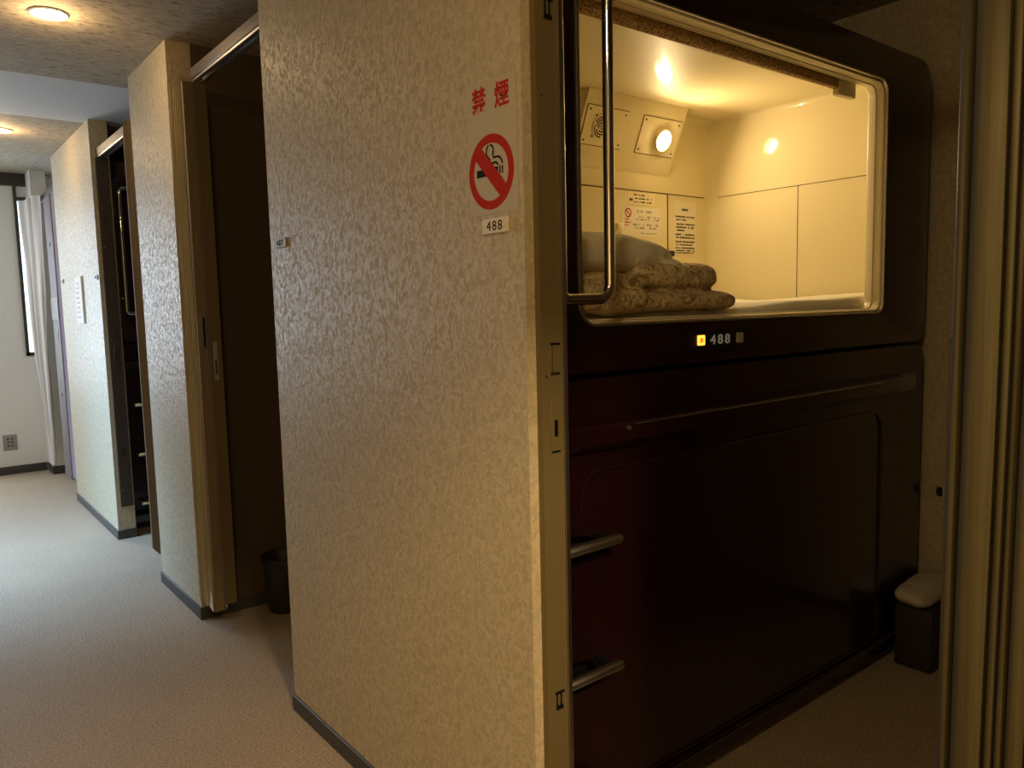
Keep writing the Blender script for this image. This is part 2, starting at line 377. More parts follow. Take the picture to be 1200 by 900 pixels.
t = thing('accordion_door', 'beige accordion door folded up against the middle wall panel, in the dark doorway', 'folding door', (1.01, 3.35, .10))
obj('pleats', pleat_mesh(3.262, 3.452, .958, 1.02, .10, 2.285, 6, .002, True), vinyl, t)
obj('lead_post', bx(.962, 1.003, 3.242, 3.262, .10, 2.262, bev=.002, seg=1), post_v, t)
obj('trim_strip', bx(1.003, 1.007, 3.2395, 3.262, .10, 2.262), taupe, t, 'thin paler edge strip')
obj('rear_post', bx(1.008, 1.056, 3.246, 3.262, .12, 2.262, bev=.002, seg=1), jambm, t, 'darker brown post')
h = obj('pull_handle', plate(rrect(.975, .997, 1.205, 1.345, .005, 4), [rrect(.981, .992, 1.213, 1.337, .003, 3)], 3.236, 3.242), alum, t, 'bright metal recessed pull')
obj('recess', bx(.981, .992, 3.2412, 3.2416, 1.213, 1.337), black, h)
h = obj('latch_plate', bx(1.018, 1.036, 3.243, 3.246, 1.075, 1.235, bev=.001, seg=1), outletm, t)
obj('keyhole', bx(1.024, 1.030, 3.2424, 3.2432, 1.10, 1.16), black, h)
bm = nb(); vs_ = [bm.verts.new(p_) for p_ in ((.956, 3.30, .11), (.957, 3.255, .10), (.957, 3.262, .16), (.9565, 3.275, .19), (.956, 3.287, .14))]; bm.faces.new(vs_)
thicken(bm, (.0008, 0, 0)); obj('torn_lining', bm, paper, t, 'torn pale lining at the bottom corner')

t = thing('accordion_door', 'brown accordion door folded between the far wall panel and the panel before it', 'folding door', (1.01, 4.25, .14))
obj('pleats', pleat_mesh(4.105, 4.245, .962, 1.04, .14, 2.29, 6, .0015), grained('brown_vinyl_leather', (.20, .16, .11), (.27, .22, .155)), t)
obj('lead_post', bx(.965, 1.045, 4.245, 4.262, .14, 2.262, bev=.002, seg=1), post_v, t)

t = thing('accordion_door', 'olive vinyl accordion door bunched at the right edge, nearest the camera', 'folding door', (1.01, .29, .06))
prof = []
for (ya, yb, dp) in ((.384, .372, .958), (.371, .334, .950), (.3325, .321, .957), (.320, .309, .955), (.308, .290, .950), (.288, .262, .956), (.26, .232, .952), (.23, .200, .956)):
    for k in range(9):
        q = k/8; prof.append((dp + .016*abs(2*q-1)**4, ya+(yb-ya)*q))
    prof.append((.998, yb-.0008))
cols = []
bm = nb()
for i, (x, y) in enumerate(prof):
    c_ = []
    for j in range(41):
        z = .06+2.195*j/40; c_.append(bm.verts.new((x + .004*noise.noise((y*20, z*1.6, 3)), y + .010*noise.noise((y*6, z*.9, 9))*min(1, (.386-y)*60), z)))
    cols.append(c_)
for a, b in zip(cols, cols[1:]):
    for j in range(40): bm.faces.new((a[j], b[j], b[j+1], a[j+1]))
obj('pleats', thicken(bm, None, .0012), vinyl2, t, ang=60)
obj('lead_post', bx(.985, 1.052, .385, .394, .06, 2.262, bev=.002, seg=1), brownj, t, 'dark brown post')
obj('edge_trim', bx(1.046, 1.058, .3795, .3965, .06, 2.262, bev=.001, seg=1), brownj, t)
bm = bx(.981, .985, .386, .391, 1.165, 1.215, bev=.001, seg=1); obj('pull_handle', bm, alum, t, 'glinting metal handle edge')
obj('lower_cover', bx(.990, 1.05, .394, .3975, .06, 1.30), brownj, t)

# far folding door and curtain at the corridor end
t = thing('accordion_door', 'pale lilac folding door leaf at the corridor end beside the drawn curtain', 'folding door', (1.02, 6.75, .10))
obj('pleats', pleat_mesh(6.47, 6.69, .985, 1.05, .12, 2.25, 3, .002), lilac, t)
obj('lead_post', bx(.982, 1.03, 6.70, 6.985, .10, 2.262, bev=.004, seg=2), taupe, t, 'taupe flat post')
obj('tape_patch', bx(.9800, .982, 6.70, 7.00, 1.33, 1.50), tapem, t, 'grey taped patch')
for z in (.75, 1.9): obj('bolt', cyl(nb(), (.981, 6.84, z), (.976, 6.84, z), .018, 16), tapem, t)
h = obj('latch_plate', bx(.979, .982, 6.77, 6.81, 1.14, 1.28, bev=.001, seg=1), outletm, t); obj('keyhole', bx(.978, .979, 6.783, 6.797, 1.18, 1.23), black, h)
# curtain: gathered drape hanging in front of the window slot
bm = nb(); cols = []
nu, nz = 70, 34
for i in range(nu+1):
    s_u = i/nu; c_ = []
    for j in range(nz+1):
        z = .14 + (2.30-.14)*j/nz; q = min(1, max(0, (z-.14)/2.15))
        xa, ya = 1.000 - .075*min(1, q/.4) - .025*q, 7.585; xb_, yb = .968, 7.02 + .25*(1-q)
        dx = .013*math.sin(s_u*21 + 3.0*noise.noise((s_u*3, z*.8, 0))) * (.5+.6*q) + .012*noise.noise((s_u*5, z*1.5, 4))
        c_.append(bm.verts.new((xb_ + (xa-xb_)*s_u**1.3 + dx - .012, yb + (ya-yb)*s_u + dx*.5, z)))
    cols.append(c_)
for a, b in zip(cols, cols[1:]):
    for j in range(nz): bm.faces.new((a[j], b[j], b[j+1], a[j+1]))
thicken(bm, None, .002)
tag(obj('curtain', bm, drape, ang=70), 'grey beige gathered curtain hanging at the window slot on the end wall', 'curtain')

# ------------------------------------------------------------------ capsule unit, upper
CY = 1.30      # front plane
def rr3(x0, x1, z0, z1, r, y): return [(x, y, z) for x, z in rrect(x0, x1, z0, z1, r)]
up_t = thing('sleeping_capsule', 'upper maroon sleeping capsule with brightly lit cream interior and number display', 'capsule bed', (2.05, 1.8, 1.19))
X0, X1 = 1.072, 3.02
OUT = rrect(X0, X1, 1.187, 2.195, [.085, .07, .085, .085], 8)
WIN = rrect(1.243, 2.684, 1.300, 2.078, [.05, .035, .045, .05], 8)
# front frame with softly rounded rim
b_ = plate(OUT, [WIN], CY, CY+.05)
bmesh.ops.bevel(b_, geom=[e for e in b_.edges if all(abs(v_.co.y-CY) < 1e-5 for v_ in e.verts) and len(e.link_faces) == 2 and e.calc_face_angle(0) > 1.2], offset=.008, segments=3, profile=.5, affect='EDGES')
obj('front_frame', b_, maroon, up_t)
bm = bx(X0+.015, X1-.015, CY+.05, 2.30, 1.19, 1.24); box(bm, X0+.015, X1-.015, CY+.05, 2.30, 2.185, 2.19); box(bm, X0+.015, X0+.04, CY+.05, 2.30, 1.19, 2.19)
box(bm, X1-.04, X1-.015, CY+.05, 2.30, 1.19, 2.19); box(bm, X0+.015, X1-.015, 2.27, 2.30, 1.19, 2.19)
obj('outer_shell', bm, maroon2, up_t)
# window trim: chrome outer bead, stepped cream lining
def wr(d, y): return [(x, y, z) for x, z in rrect(1.243+d, 2.684-d, 1.300+d, 2.078-d, [max(.05-d, .01), max(.035-d*.3, .01), max(.045-d*.5, .01), max(.05-d, .01)], 8)]
obj('outer_bead', ring_loft([wr(-.003, CY-.001), wr(-.002, CY-.004), wr(.003, CY-.004), wr(.004, CY+.004)]), alum, up_t, 'thin bright bead around the opening')
obj('window_trim', ring_loft([wr(.004, CY+.004), wr(.0045, CY+.012), wr(.0055, CY+.012), wr(.0055, CY+.006), wr(.010, CY+.005), wr(.012, CY+.012), wr(.012, CY+.030), wr(.015, CY+.032), wr(.0155, CY+.052), wr(.012, CY+.060)]), cream2, up_t, 'cream stepped trim')
# interior lining: open box, rounded in plan
IX0, IX1, IY1, IZ0, IZ1 = 1.12, 2.90, 2.19, 1.255, 2.14
bm = bx(IX0, IX1, CY+.052, IY1, IZ0, IZ1)
bmesh.ops.bevel(bm, geom=[e for e in bm.edges if max(v_.co.y for v_ in e.verts) > IY1-.01 and (abs(e.verts[0].co.y-e.verts[1].co.y) < .01)], offset=.045, segments=6, profile=.5, affect='EDGES')
bmesh.ops.bevel(bm, geom=[e for e in bm.edges if abs(e.verts[0].co.y-e.verts[1].co.y) > .5 and e.verts[0].co.z > IZ1-.001], offset=.02, segments=3, profile=.5, affect='EDGES')
bmesh.ops.delete(bm, geom=[f for f in bm.faces if f.calc_center_median().y < CY+.053], context='FACES')
for f in bm.faces: f.normal_flip()
# strip joining the lining to the trim on the front side
fr = [(x, CY+.052, z) for x, z in rrect(IX0, IX1, IZ0, IZ1, .02, 8)]
a_ = [bm.verts.new(p_) for p_ in fr]; c_ = [bm.verts.new(p_) for p_ in wr(.014, CY+.052)]
for k in range(len(a_)): bm.faces.new((a_[k], a_[(k+1) % len(a_)], c_[(k+1) % len(a_)], c_[k]))
obj('interior_lining', bm, cream, up_t)
# seams in the lining
def seam(*a): return obj('panel_seam', bx(*a), darkline, up_t)
seam(IX1-.0016, IX1-.0004, CY+.08, IY1-.045, 1.8085, 1.8105); seam(IX1-.0016, IX1-.0004, 1.757, 1.7588, 1.30, 1.809)
seam(IX0+.04, IX1-.045, IY1-.0016, IY1-.0004, 1.8075, 1.811)
# slanted console with fan and lamp plates
K0, K1 = Vector((0, 2.08, 2.14)), Vector((0, 2.19, 1.88)); KD = (K1-K0).normalized(); KN = Vector((0, -.26, -.11)).normalized()
b_ = prism_yz([(2.08, 2.139), (2.189, 2.139), (2.189, 1.88)], 2.05, 2.612); con = obj('slanted_console', b_, cream, up_t)
def slab(x0, x1, s0, s1, h0, h1):
    bm = nb(); 
    P = [bm.verts.new(K0 + Vector((x, 0, 0)) + KD*s + KN*h_) for h_ in (h0, h1) for (x, s) in ((x0, s0), (x1, s0), (x1, s1), (x0, s1))]
    for f in ((0, 1, 2, 3), (7, 6, 5, 4), (0, 4, 5, 1), (1, 5, 6, 2), (2, 6, 7, 3), (3, 7, 4, 0)): bm.faces.new([P[i] for i in f])
    bmesh.ops.recalc_face_normals(bm, faces=bm.faces[:]); return bm
def kp(x, s, h_=0): return K0 + Vector((x, 0, 0)) + KD*s + KN*h_
def screws(par, x0, x1, s0, s1):
    for x in (x0+.014, x1-.014):
        for s in (s0+.014, s1-.014): obj('screw', cyl(nb(), kp(x, s, .003), kp(x, s, .0048), .0042, 10), brownj, par, None)
obj('plate_gap', slab(2.061, 2.285, .056, .203, .0002, .0008), darkline, con)
fan = obj('fan_plate', slab(2.065, 2.282, .059, .200, .0005, .0036), cream2, up_t, 'pale plate with a round fan grille'); screws(fan, 2.065, 2.282, .059, .200)
fc = (2.155, .130)
obj('fan_disc', lathe(nb(), kp(*fc, .0036), [(.048, 0), (.048, .003), (.046, .004), (.0, .004)], KN, 40), cream2, fan)
bm = nb()
for (r0, r1) in ((.005, .010), (.0145, .0205), (.025, .031), (.0350, .0405)):
    for q in range(3):
        n_ = 10; a0 = q*2*PI/3 + r0*40
        ax = Vector((1, 0, 0)); ay = KD; L = []
        for k in range(n_+1):
            an = a0 + (2*PI/3-.32)*k/n_
            L.append((kp(*fc, .0079) + (ax*math.cos(an)+ay*math.sin(an))*r0, kp(*fc, .0079) + (ax*math.cos(an)+ay*math.sin(an))*r1))
        V = [(bm.verts.new(a), bm.verts.new(b)) for a, b in L]
        for (a, b), (c2, d) in zip(V, V[1:]): bm.faces.new((a, b, d, c2))
thicken(bm, KN*-.0002)
obj('fan_slots', bm, black, fan)
for an in (.785, 2.356, 3.927, 5.498): obj('screw', cyl(nb(), kp(fc[0]+.055*math.cos(an), fc[1]+.055*math.sin(an), .0036), kp(fc[0]+.055*math.cos(an), fc[1]+.055*math.sin(an), .0052), .004, 10), black, fan)
obj('plate_gap', slab(2.368, 2.600, .056, .205, .0002, .0008), darkline, con)
lampp = obj('lamp_plate', slab(2.371, 2.597, .059, .202, .0005, .0036), cream2, up_t, 'pale plate carrying the round reading lamp'); screws(lampp, 2.371, 2.597, .059, .202)
lc = (2.505, .140)
obj('lamp_socket', lathe(nb(), kp(*lc, .0036), [(.046, 0), (.046, .008), (.042, .014), (.037, .012), (.036, .004), (.0, .004)], KN, 40), cream2, lampp)
obj('bulb', lathe(nb(), kp(*lc, .006), [(.030, 0), (.030, .010), (.026, .020), (.016, .028), (.006, .031), (.0, .0315)], KN, 32), bulbm, lampp, 'glowing round bulb')
# number-less hatch door, shelf, control recess, switch
obj('hatch_gap', bx(1.9, 2.611, IY1-.0030, IY1-.0005, 1.572, 1.8075), darkline, up_t)
hd = obj('hatch_door', bx(1.9, 2.599, IY1-.0075, IY1-.002, 1.576, 1.805, bev=.0015, seg=1), cream, up_t)
obj('shelf_slot', bx(2.36, 2.645, IY1-.012, IY1-.001, 1.548, 1.572, bev=.003, seg=1), black, up_t, 'black slot below the hatch')
sp = obj('control_recess', plate(rrect(2.50, 2.70, 1.43, 1.535, .012, 4), [rrect(2.508, 2.692, 1.438, 1.527, .008, 4)], IY1-.006, IY1-.0005), cream2, up_t)
bm = nb()
for k in range(3): cyl(bm, (2.61+.028*k, IY1-.001, 1.478), (2.61+.028*k, IY1-.014, 1.478), .008, 14)
obj('control_knob', bm, brownj, sp)
sw = obj('wall_switch', bx(2.285, 2.315, IY1-.022, IY1-.007, 1.640, 1.672, bev=.003), cream2, up_t); 
obj('switch_cord', tube(nb(), [(2.31, IY1-.012, 1.642), (2.318, IY1-.012, 1.60), (2.322, IY1-.012, 1.55)], .002, 6), cream2, sw)
# rolled blind cassette of brown mesh just inside the top
obj('rolled_blind', bx(1.20, 2.487, CY+.064, CY+.088, 2.038, 2.138, bev=.006), meshm, up_t, 'brown mesh rolled blind under the window head')
obj('blind_bracket', bx(2.489, 2.60, CY+.066, CY+.09, 2.020, 2.138, bev=.003, seg=1), cream2, up_t)
# display
disp = obj('number_display', plate(rrect(1.635, 1.90, 1.222, 1.276, .004, 3), [], CY-.003, CY+.001), black, up_t, 'black strip with grey number and two small buttons')
b1 = obj('call_button', plate(rrect(1.665, 1.694, 1.235, 1.262, .003, 3), [], CY-.006, CY-.003), orange, disp, 'lit orange square button')
obj('button_mark', bx(1.6735, 1.6855, CY-.0065, CY-.0058, 1.2425, 1.2545), orange_in, b1)
obj('display_number', textmesh('488', .036, (1.764, CY-.0034, 1.2485), FACE_BOOTH, .0007, .0004, 1.35, 1.32), digit, disp)
b2 = obj('call_button', plate(rrect(1.838, 1.866, 1.235, 1.263, .002, 3), [], CY-.006, CY-.003), greyb, disp, 'unlit grey square button')
# chrome grab rail
def arc(cx, cz, r, a0, a1, y, n=8): return [(cx+r*math.cos(a0+(a1-a0)*k/n), y, cz+r*math.sin(a0+(a1-a0)*k/n)) for k in range(n+1)]
RY = 1.225; rl, rr_x, rb, rtp, rc = 1.116, 1.262, 1.362, 2.11, .035
path = arc(rl+rc, rtp-rc, rc, PI/2, PI, RY) + arc(rl+.02, rb+.02, .02, PI, 1.5*PI, RY) + arc(rr_x-rc, rb+rc, rc, 1.5*PI, 2*PI, RY) + arc(rr_x-rc, rtp-rc, rc, 0, PI/2, RY)
bm = nb(); tube(bm, path+[path[0]], .0125, 16)
for (x, z) in ((rl, 1.45), (rl, 2.0), (rr_x, 1.75)): cyl(bm, (x, RY, z), (x, CY-.002, z), .008, 12) if x == rl else None
obj('grab_rail', bm, chrome, up_t, 'looped chrome grab rail')

# ------------------------------------------------------------------ capsule unit, lower (its back, with climbing rungs)
lo_t = thing('sleeping_capsule', 'dark maroon lower capsule body with ledge and metal climbing rungs, under the lit bunk', 'capsule bed', (2.05, 1.8, 0))
LO = rrect(X0, X1, .05, 1.175, [.03, .12, .05, .03], 8)
pockets = [[(1.085, z-.07), (1.30, z-.07), (1.345, z-.036), (1.31, z-.010), (1.17, z+.014), (1.085, z+.02)] for z in (.80, .49, .18)]
obj('body_panel', plate(LO, pockets, CY+.004, CY+.05), maroon, lo_t)
bm = nb(); box(bm, X0+.01, X1-.02, CY+.05, 2.30, .02, .09); box(bm, X1-.04, X1-.02, CY+.05, 2.30, .02, 1.16); box(bm, X0+.01, X0+.03, CY+.05, 2.3, .02, 1.16); box(bm, X0+.01, X1-.02, 2.28, 2.3, .02, 1.16); box(bm, X0+.01, X1-.02, CY+.05, 2.3, 1.15, 1.168)
box(bm, X0, X1-.05, CY+.06, CY+.09, 0, .06)
obj('outer_shell', bm, maroon2, lo_t)
# ledge: chamfered nose along the top, tapering into the body at both ends
bm = nb()
def nose(x, d, top=1.069): return [bm.verts.new(q) for q in ((x, CY+.01, top+.012), (x, CY-d*.2, top+.010), (x, CY-d+.006, top+.002), (x, CY-d, top-.005), (x, CY-d+.003, top-.040), (x, CY-d*.55, top-.056), (x, CY+.01, top-.072))]
secs = [nose(X0, .030), nose(1.16, .038), nose(1.33, .053), nose(1.36, .056), nose(1.9, .056), nose(2.30, .056), nose(2.62, .050), nose(2.80, .030), nose(2.95, .004)]
for a, b in zip(secs, secs[1:]):
    for k in range(6): bm.faces.new((a[k], a[k+1], b[k+1], b[k]))
bm.faces.new(secs[0]); bmesh.ops.recalc_face_normals(bm, faces=bm.faces[:])
for f in bm.faces: pass
obj('ledge', bm, maroon, lo_t, ang=25)
obj('ledge_edge', tube(nb(), [(1.365, CY-.0565, 1.0655), (2.30, CY-.0565, 1.0655), (2.60, CY-.051, 1.0655)], .0016, 8), alum, lo_t, 'fine bright edging')
obj('screw', cyl(nb(), (1.342, CY-.058, 1.058), (1.342, CY-.050, 1.058), .006, 14), brownj, lo_t)
# raised arched border on the panel
bp = [(1.235, CY+.002, .86), (1.237, CY+.002, .89), (1.248, CY+.002, .925), (1.270, CY+.002, .947), (1.30, CY+.002, .955), (2.0, CY+.002, .955), (2.62, CY+.002, .955), (2.665, CY+.002, .947), (2.69, CY+.002, .92), (2.70, CY+.002, .87), (2.70, CY+.002, .16), (2.69, CY+.002, .13), (2.66, CY+.002, .12), (1.40, CY+.002, .12)]
obj('panel_border', tube(nb(), bp, .0045, 8), maroon, lo_t)
obj('kick_border', tube(nb(), [(X0+.02, CY-.004, .10), (2.9, CY-.004, .10)], .008, 8), maroon, lo_t)
for z in (.80, .49, .18):
    p0, p1 = (1.128, CY-.062, z), (1.300, CY-.062, z)
    b_ = nb(); tube(b_, [(1.120, CY-.062, z), (1.122, CY-.062, z), (1.127, CY-.062, z), (1.296, CY-.062, z), (1.302, CY-.062, z), (1.304, CY-.062, z)], [.006, .010, .0125, .0125, .010, .006], 18)
    g = obj('rung', b_, alum, lo_t, 'round metal climbing rung')
    obj('bracket', bx(1.140, 1.158, CY-.055, CY+.03, z-.006, z+.006), black, g); obj('bracket', bx(1.270, 1.288, CY-.055, CY+.03, z-.006, z+.006), black, g)
    obj('pocket_shade', bx(1.076, 1.36, CY+.0445, CY+.0495, z-.09, z+.05), black, lo_t)  # black sheet behind the opening, shade of the pocket put in as colour

# the same pair again in the far booth with rungs
c = copy_tree(up_t, Vector((0, PER, 0)), None, ('bulb',)); c['label'] = 'unlit upper capsule with chrome grab rail in the far narrow doorway'
for q in bpy.data.objects:
    if q.parent == c and q.name.startswith('number_display'):
        for g in q.children_recursive: bpy.data.objects.remove(g)
c = copy_tree(lo_t, Vector((0, PER, 0))); c['label'] = 'dark lower capsule with three rungs seen in the far narrow doorway'

# ------------------------------------------------------------------ light of the capsule lamp
l = bpy.data.lights.new('reading_lamp', 'AREA'); l.shape = 'DISK'; l.size = .05; l.energy = 3.75; l.color = (1, .735, .39)
o = bpy.data.objects.new('reading_lamp', l); C.objects.link(o); o.location = kp(lc[0], lc[1], .040); o.rotation_euler = KN.to_track_quat('-Z', 'Y').to_euler()
l.cycles.cast_shadow = True

# ------------------------------------------------------------------ bedding
bm = bx(IX0+.01, IX1-.01, CY+.075, IY1-.01, 1.257, 1.334, bev=.02, seg=4)
bmesh.ops.subdivide_edges(bm, edges=[e for e in bm.edges if e.calc_length() > .3], cuts=16, use_grid_fill=True)
for v_ in bm.verts:
    if v_.co.z > 1.31:
        v_.co.z += .006*noise.noise((v_.co.x*3, v_.co.y*4, 0)) + .014*min(1, max(0, (v_.co.x-2.0)/.3)) + .030*max(0, (v_.co.x-2.35)/.5)**2*max(0, 1-(v_.co.y-1.37)/.5) + .02*max(0, (v_.co.y-1.9)/.3)
mt = tag(obj('mattress', bm, sheet, ang=60), 'thin mattress under a white sheet filling the lit capsule', 'mattress')

def blob(x0, x1, y0, y1, z0, z1, e1=.35, e2=.5, cuts=28):
    """rounded cushion: superellipsoid made from a subdivided cube"""
    bm = nb(); bmesh.ops.create_cube(bm, size=2); bmesh.ops.subdivide_edges(bm, edges=bm.edges[:], cuts=cuts, use_grid_fill=True)
    for v_ in bm.verts:
        p_ = v_.co; n_ = 1/e1
        s = (abs(p_.x)**(2/e1)+abs(p_.y)**(2/e1))**(e1/2); q = (s**(2/e2)+abs(p_.z)**(2/e2))**(e2/2)
        p_ = p_/q if q > 0 else p_
        v_.co = Vector(((x0+x1)/2+p_.x*(x1-x0)/2, (y0+y1)/2+p_.y*(y1-y0)/2, (z0+z1)/2+p_.z*(z1-z0)/2))
    return bm
def fuse(bms, voxel, m, name):
    me = bpy.data.meshes.new(name); tot = nb()
    for b in bms:
        t_ = bpy.data.meshes.new('x'); b.to_mesh(t_); b.free(); tot.from_mesh(t_); bpy.data.meshes.remove(t_)
    tot.to_mesh(me); tot.free(); o = bpy.data.objects.new(name, me); C.objects.link(o)
    md = o.modifiers.new('r', 'REMESH'); md.mode = 'VOXEL'; md.voxel_size = voxel
    sm = o.modifiers.new('s', 'SMOOTH'); sm.factor = .5; sm.iterations = 4
    out = bpy.data.meshes.new_from_object(o.evaluated_get(bpy.context.evaluated_depsgraph_get())); bpy.data.objects.remove(o); return out
def wrinkle(bm, amp, sc, seed):
    bm.normal_update()
    for v_ in bm.verts:
        c_ = v_.co; n_ = noise.noise((c_.x*sc+seed, c_.y*sc, c_.z*sc*1.8)); r_ = 1-abs(noise.noise((c_.x*sc*1.7+seed, c_.y*sc*.8, c_.z*sc*2.2)))*2
        v_.co = c_ + v_.normal*(amp*n_ + amp*.5*r_)
    return bm
D = [wrinkle(blob(1.16, 1.925, 1.318, 1.85, 1.322, 1.384, .26, .6), .006, 12, 1),      # bottom fold
     wrinkle(blob(1.17, 1.52, 1.303, 1.80, 1.318, 1.40, .35, .6), .008, 10, 5),
     wrinkle(blob(1.16, 1.85, 1.335, 1.84, 1.384, 1.432, .30, .6), .008, 12, 3),
     wrinkle(blob(1.50, 1.875, 1.342, 1.83, 1.382, 1.462, .4, .6), .009, 9, 7)]     # thick rolled end
tag(obj('folded_duvet', fuse(D, .006, duvetm, 'd'), duvetm, ang=80), 'folded cream and brown damask duvet at the left end of the lit capsule', 'duvet')
bm = blob(1.13, 1.76, 1.375, 1.80, 1.41, 1.540, .42, .8, 30)
for v_ in bm.verts:
    t_ = max(0, (v_.co.x-1.60)/.17)**1.5; v_.co.z = v_.co.z + (1.442-v_.co.z)*.7*t_ - .01*t_
    v_.co.y += .02*t_; v_.co.z += .006*math.sin(v_.co.y*30+v_.co.x*14)*(.3+t_)
wrinkle(bm, .006, 7, 2)
b2_ = wrinkle(blob(1.60, 1.70, 1.355, 1.43, 1.385, 1.465, .7, .9, 12), .007, 20, 4)
tag(obj('pillow', fuse([bm, b2_], .006, pillowm, 'p'), pillowm, ang=80), 'plump greyish pillow lying on top of the folded duvet', 'pillow')

# notices inside the capsule
def marks(x0, x1, z, h_, y, seed, dens=.75):
    """rows of tiny dashes standing for small print"""
    rnd_ = random.Random(seed); bm = nb(); x = x0
    while x < x1:
        w_ = rnd_.uniform(.45, 1.0)*h_
        if rnd_.random() < dens: box(bm, x, min(x+w_, x1), y-.0006, y, z, z+h_*rnd_.uniform(.75, 1))
        x += w_ + .25*h_
    return bm
def join(bms):
    tot = nb()
    for b in bms:
        t_ = bpy.data.meshes.new('x'); b.to_mesh(t_); b.free(); tot.from_mesh(t_); bpy.data.meshes.remove(t_)
    return tot
yh = IY1-.0080
n_ = obj('notice', bx(2.356, 2.518, yh-.0006, yh, 1.752, 1.800), cream2)
tag(n_, 'small pale strip notice with three lines, above the no smoking card in the capsule', 'notice')
obj('print', join([marks(2.388, 2.46, 1.788, .006, yh-.0007, 1), marks(2.39, 2.50, 1.774, .005, yh-.0007, 2), marks(2.39, 2.505, 1.760, .006, yh-.0007, 3), marks(2.366, 2.384, 1.765, .012, yh-.0007, 13)]), ink, n_)
n_ = obj('notice', bx(2.322, 2.556, yh-.0006, yh, 1.625, 1.742), paper)
tag(n_, 'white landscape card with small red no smoking ring, on the capsule hatch', 'notice')
def disc_ring(c, r0, r1, y, n=36, a0=0, a1=2*PI, th=.0004):
    bm = nb(); V = []
    for k in range(n+1):
        a = a0+(a1-a0)*k/n; V.append((bm.verts.new((c[0]+r0*math.cos(a), y, c[1]+r0*math.sin(a))), bm.verts.new((c[0]+r1*math.cos(a), y, c[1]+r1*math.sin(a)))))
    for (a, b), (c2, d) in zip(V, V[1:]): bm.faces.new((a, b, d, c2))
    return thicken(bm, (0, .0003, 0))
rg = disc_ring((2.357, 1.717), .014, .019, yh-.001)
sl = bx(-.002, .002, -.0003, .0003, -.015, .015); bmesh.ops.rotate(sl, verts=sl.verts[:], cent=(0, 0, 0), matrix=Matrix.Rotation(-.785, 3, 'Y')); bmesh.ops.translate(sl, verts=sl.verts[:], vec=(2.357, yh-.001, 1.717))
obj('no_smoking_ring', join([rg, sl]), red, n_)
obj('print', join([marks(2.41, 2.50, 1.722, .008, yh-.0007, 4), marks(2.40, 2.545, 1.700, .007, yh-.0007, 5, .5), marks(2.40, 2.545, 1.690, .006, yh-.0007, 6, .5), marks(2.385, 2.54, 1.668, .008, yh-.0007, 7, .55), marks(2.385, 2.54, 1.655, .008, yh-.0007, 8, .5), marks(2.43, 2.53, 1.636, .004, yh-.0007, 9)]), outletm, n_)
obj('red_print', join([marks(2.338, 2.372, 1.688, .006, yh-.0007, 10), marks(2.338, 2.372, 1.676, .006, yh-.0007, 11), marks(2.338, 2.36, 1.664, .006, yh-.0007, 12)]), red, n_)
yw = IY1
n_ = obj('notice', bx(2.648, 2.802, yw-.0008, yw-.0002, 1.558, 1.786), paper)
tag(n_, 'tall white rules sheet on the capsule wall right of the hatch', 'notice')
rows = [(1.745, 2.705, 2.745, .010)] + [(1.716, 2.66, 2.79, .007), (1.703, 2.665, 2.735, .007), (1.684, 2.66, 2.79, .007), (1.671, 2.665, 2.79, .007), (1.658, 2.665, 2.72, .007), (1.640, 2.66, 2.79, .007), (1.627, 2.665, 2.79, .007), (1.609, 2.66, 2.79, .007), (1.597, 2.665, 2.78, .006), (1.583, 2.66, 2.79, .006), (1.572, 2.665, 2.79, .006), (1.563, 2.66, 2.785, .005)]
obj('print', join([marks(a, b, z, h_, yw-.0008, 20+i, .9) for i, (z, a, b, h_) in enumerate(rows)]), ink, n_)

# ------------------------------------------------------------------ corridor signs
def corr_box(y0, y1, z0, z1, d0, d1, bev=0): return bx(A-d1, A-d0, y0, y1, z0, z1, bev=bev, seg=1)
sg = obj('no_smoking_sign', corr_box(1.181, 1.342, 1.538, 1.800, .0001, .0006), clearp)
tag(sg, 'no smoking sticker with red ring and two red characters on the near wall panel', 'sign')
def cr(ang, r, c=(1.2665, 1.621)): return (A-.0008, c[0]-r*math.cos(ang), c[1]+r*math.sin(ang))
RC = (1.2665, 1.621)
bm = nb(); V = []
for k in range(65):
    a = 2*PI*k/64; V.append((bm.verts.new(cr(a, .057)), bm.verts.new(cr(a, .0745))))
for (a, b), (c2, d) in zip(V, V[1:]): bm.faces.new((a, b, d, c2))
thicken(bm, (.0002, 0, 0)); obj('red_ring', bm, red, sg)
def corr_poly(pts, d=.0010, th=.0003):
    bm = nb(); f = bm.faces.new([bm.verts.new((A-d, RC[0]-x, RC[1]+z)) for x, z in pts]); return thicken(bm, (.0002, 0, 0))
